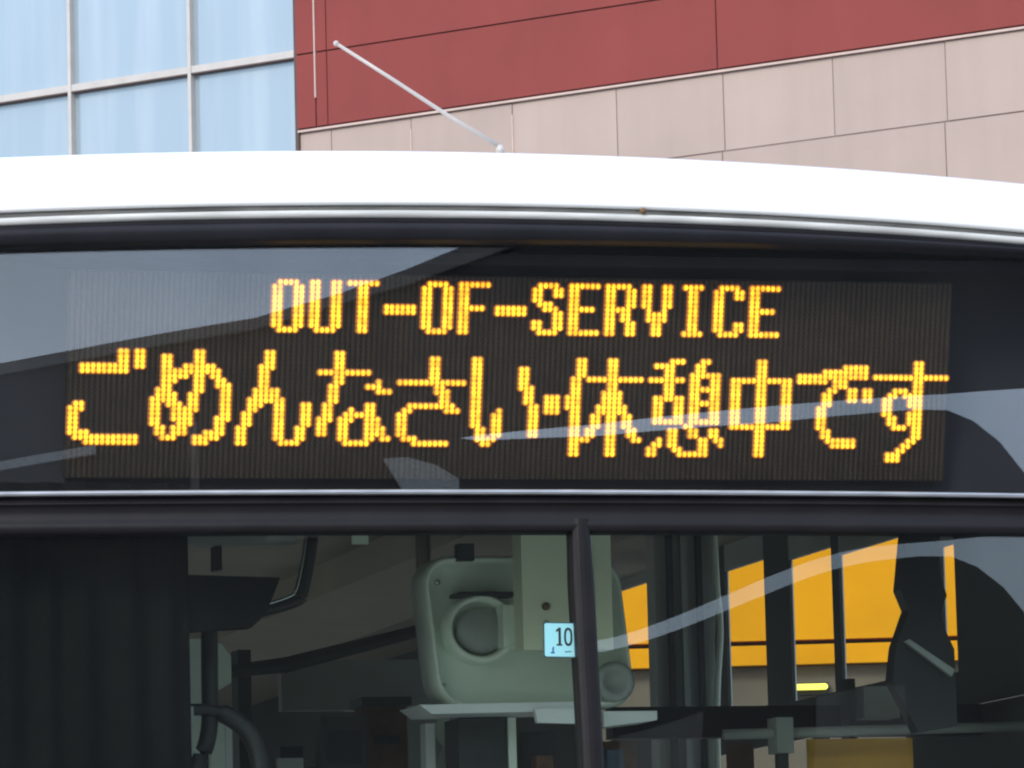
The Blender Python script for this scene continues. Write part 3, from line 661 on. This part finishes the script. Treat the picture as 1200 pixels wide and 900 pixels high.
# small devices crowded on the driver's console
box('console_post', (-0.36, 1.10, 0.35), (-0.335, 1.16, 2.40), 'cab_dark', bus)
mo = box('console_monitor', (-0.250, 0.90, 2.165), (-0.165, 0.95, 2.262), 'cab_dark', bus, bevel=0.008)
box('screen', (-0.240, 0.8975, 2.175), (-0.176, 0.8995, 2.236), 'cab_black', mo)
box('monitor_foot', (-0.225, 0.93, 2.0), (-0.195, 0.96, 2.166), 'cab_dark', mo)
tm = box('ticket_machine', (-0.150, 0.98, 2.0), (-0.070, 1.06, 2.285), 'seat_red', bus, bevel=0.01)
box('ticket_slot', (-0.135, 0.975, 2.215), (-0.085, 0.979, 2.232), 'cab_black', tm)
box('machine_top', (-0.157, 0.97, 2.286), (-0.063, 1.07, 2.302), 'cab_dark', tm, bevel=0.005)
box('document_holder', (-0.340, 0.85, 2.0), (-0.295, 0.87, 2.185), 'cab_grey', bus, bevel=0.004)
box('radio_set', (-0.305, 1.0, 2.165), (-0.262, 1.05, 2.215), 'cab_black', bus, bevel=0.006)
bm = bmesh.new(); tube(bm, smooth_path([(-0.045, 0.80, 2.255), (-0.052, 0.80, 2.225), (-0.040, 0.80, 2.200), (-0.050, 0.80, 2.165), (-0.043, 0.80, 2.1)]), 0.011, 8); obj('handset_cord', bm, 'cab_green', bus, True)
box('handset', (-0.105, 0.70, 2.1), (-0.088, 0.74, 2.235), 'cab_white', bus, bevel=0.006)
bm = bmesh.new(); tube(bm, [(-0.55, 0.95, 2.1), (-0.33, 0.95, 2.165), (-0.2, 1.0, 2.17)], 0.008, 8); obj('cable_tray', bm, 'cab_dark', bus, True)
# dark fittings under the white shelf
box('fuse_panel', (0.045, 0.60, 2.06), (0.105, 0.66, 2.212), 'cab_black', bus, bevel=0.006)
box('relay_box', (0.060, 0.56, 2.06), (0.090, 0.598, 2.168), 'seat_red', bus, bevel=0.005)
box('fuse_panel', (0.165, 0.62, 2.06), (0.26, 0.68, 2.195), 'seat_red', bus, bevel=0.008)
box('speaker_box', (0.195, 0.58, 2.06), (0.225, 0.62, 2.178), 'seat_blue', bus, bevel=0.006)
# seats and rails further back
def seat(u, v, z, mat, w_=0.42, h_=0.75):
    s_ = bpy.data.objects.new('passenger_seat', None); COL.objects.link(s_); s_.parent = bus; s_.location = (u, v, z); s_.empty_display_size = 0.1
    rings_obj('backrest', [lay(rrect(-w_ / 2, w_ / 2, 0, h_, 0.08), 0.12), lay(rrect(-w_ / 2, w_ / 2, 0, h_, 0.08), 0.03), lay(rrect(-w_ / 2 + 0.03, w_ / 2 - 0.03, 0.03, h_ - 0.03, 0.06), 0.0)], mat, s_)
    bm = bmesh.new(); bx(bm, (-w_ / 2, -0.42, -0.06), (w_ / 2, 0.08, 0.06)); obj('cushion', bm, mat, s_, bevel=0.03)
    bm = bmesh.new(); tube(bm, smooth_path([(-w_ / 2 + 0.05, 0.08, h_ - 0.05), (-w_ / 2 + 0.05, 0.07, h_ + 0.06), (w_ / 2 - 0.05, 0.07, h_ + 0.06), (w_ / 2 - 0.05, 0.08, h_ - 0.05)]), 0.014, 8); obj('seat_handle', bm, 'chrome', s_, True)
    for q in (-1, 1): box('leg', (q * w_ / 3 - 0.02, -0.3, -(z - 0.35)), (q * w_ / 3 + 0.02, -0.2, -0.06), 'cab_grey', s_)
for u, v, z, mt in ((0.13, 2.6, 0.85, 'seat_red'), (0.72, 2.9, 0.85, 'seat_blue'), (-0.6, 3.4, 0.85, 'seat_blue'), (0.72, 4.4, 0.85, 'seat_red')):
    seat(u, v, z, mt)
box('fare_box', (0.02, 1.5, 0.35), (0.16, 1.75, 2.33), 'cab_grey', bus, bevel=0.01)
box('fare_box_top', (-0.02, 1.45, 2.325), (0.13, 1.72, 2.350), 'cab_green', bus, bevel=0.006)
bm = bmesh.new(); tube(bm, [(0.22, 2.0, 0.35), (0.22, 2.0, 2.774)], 0.016, 10); obj('stanchion', bm, 'chrome', bus, True)
# folding partition beside the door, right of centre
bm = bmesh.new(); prism(bm, [(0.775, 2.2, 2.774), (0.925, 2.2, 2.774), (0.905, 2.2, 2.5), (0.90, 2.2, 1.0), (0.775, 2.2, 1.0)], (0, 2.2, 0), (0, 2.26, 0)); pt = obj('door_partition', bm, 'cab_grey', bus, bevel=0.01)
bm = bmesh.new(); tube(bm, smooth_path([(0.905, 2.18, 2.774), (0.907, 2.18, 2.62), (0.912, 2.18, 2.52), (0.899, 2.18, 2.35), (0.895, 2.18, 2.0)]), 0.007, 8); obj('partition_glint', bm, 'cab_green', pt, True)  # pale tube painting the light reflection line down the partition
for k, u in enumerate((0.80, 0.83, 0.865)):
    box('partition_fold', (u, 2.185, 1.0), (u + 0.012, 2.199, 2.76), 'cab_dark' if k != 1 else 'cab_grey', pt)
# dashboard ledge, rail and little machine at the right
bm = bmesh.new(); tube(bm, [(0.48, 0.8, 2.216), (1.10, 0.8, 2.226)], 0.010, 10); hr = obj('hand_rail', bm, 'cab_grey', bus, True)
box('rail_bracket', (0.574, 0.775, 2.18), (0.606, 0.83, 2.245), 'cab_grey', hr, bevel=0.008)
box('rail_post', (0.580, 0.79, 0.5), (0.600, 0.81, 2.18), 'cab_dark', hr)
box('card_reader', (0.815, 0.98, 2.255), (0.885, 1.05, 2.315), 'cab_grey', bus, bevel=0.008)
box('reader_post', (0.785, 0.985, 1.0), (0.80, 1.03, 2.33), 'cab_black', bus)
# black mirror with arm hanging by the door
mb = rings_obj('door_mirror', [lay([(0.664, 2.340), (0.690, 2.405), (0.676, 2.440), (0.684, 2.500), (0.692, 2.560), (0.745, 2.560), (0.748, 2.470), (0.762, 2.430), (0.745, 2.395), (0.772, 2.335), (0.772, 2.20), (0.70, 2.19), (0.655, 2.28)], v) for v in (0.40, 0.36)], 'cab_black', bus)
for p in mb.data.polygons: p.use_smooth = False
bm = bmesh.new(); prism(bm, [(0.676, 0.345, 2.348), (0.684, 0.345, 2.352), (0.766, 0.345, 2.298), (0.760, 0.345, 2.286)], (0, 0.345, 0), (0, 0.356, 0)); obj('mirror_bar', bm, 'cab_grey', mb)
box('dash_ledge', (0.40, 1.25, 2.238), (1.148, 1.30, 2.298), 'cab_black', bus, bevel=0.01)
box('window_view_board', (0.675, 0.90, 2.0), (0.880, 0.912, 2.212), 'panel_yellow', bus); box('window_view_board', (0.525, 0.92, 2.0), (0.575, 0.932, 2.208), 'seat_red', bus)  # boards added in place of the bright view through the lower windows

# ---- antenna and bolt on the roof
an = bpy.data.objects.new('antenna', None); COL.objects.link(an); an.parent = bus; an.location = (-0.068, 0.22, 3.176); an.empty_display_size = 0.05
bm = bmesh.new(); bmesh.ops.create_cone(bm, cap_ends=True, segments=16, radius1=0.009, radius2=0.005, depth=0.014, matrix=Matrix.Translation((0, 0, 0.009))); obj('base', bm, 'antenna_white', an, True)
tip = Vector((-0.270, 0.06, 0.198))
bm = bmesh.new(); tube(bm, [Vector((0.002, 0, 0.012)), tip * 0.30 + Vector((0.0, 0, 0.006)), tip * 0.65 + Vector((0, 0, 0.004)), tip], [0.0040, 0.0036, 0.0032, 0.0030], 8); rod = obj('rod', bm, 'antenna_white', an, True)
bm = bmesh.new(); bmesh.ops.create_uvsphere(bm, u_segments=10, v_segments=8, radius=0.0048, matrix=Matrix.Translation(tip)); obj('tip', bm, 'antenna_white', rod, True)
bm = bmesh.new(); bmesh.ops.create_uvsphere(bm, u_segments=10, v_segments=8, radius=0.0055, matrix=Matrix.Translation((0.117, -0.004, 3.0435))); obj('bolt', bm, 'rust', bus, True)
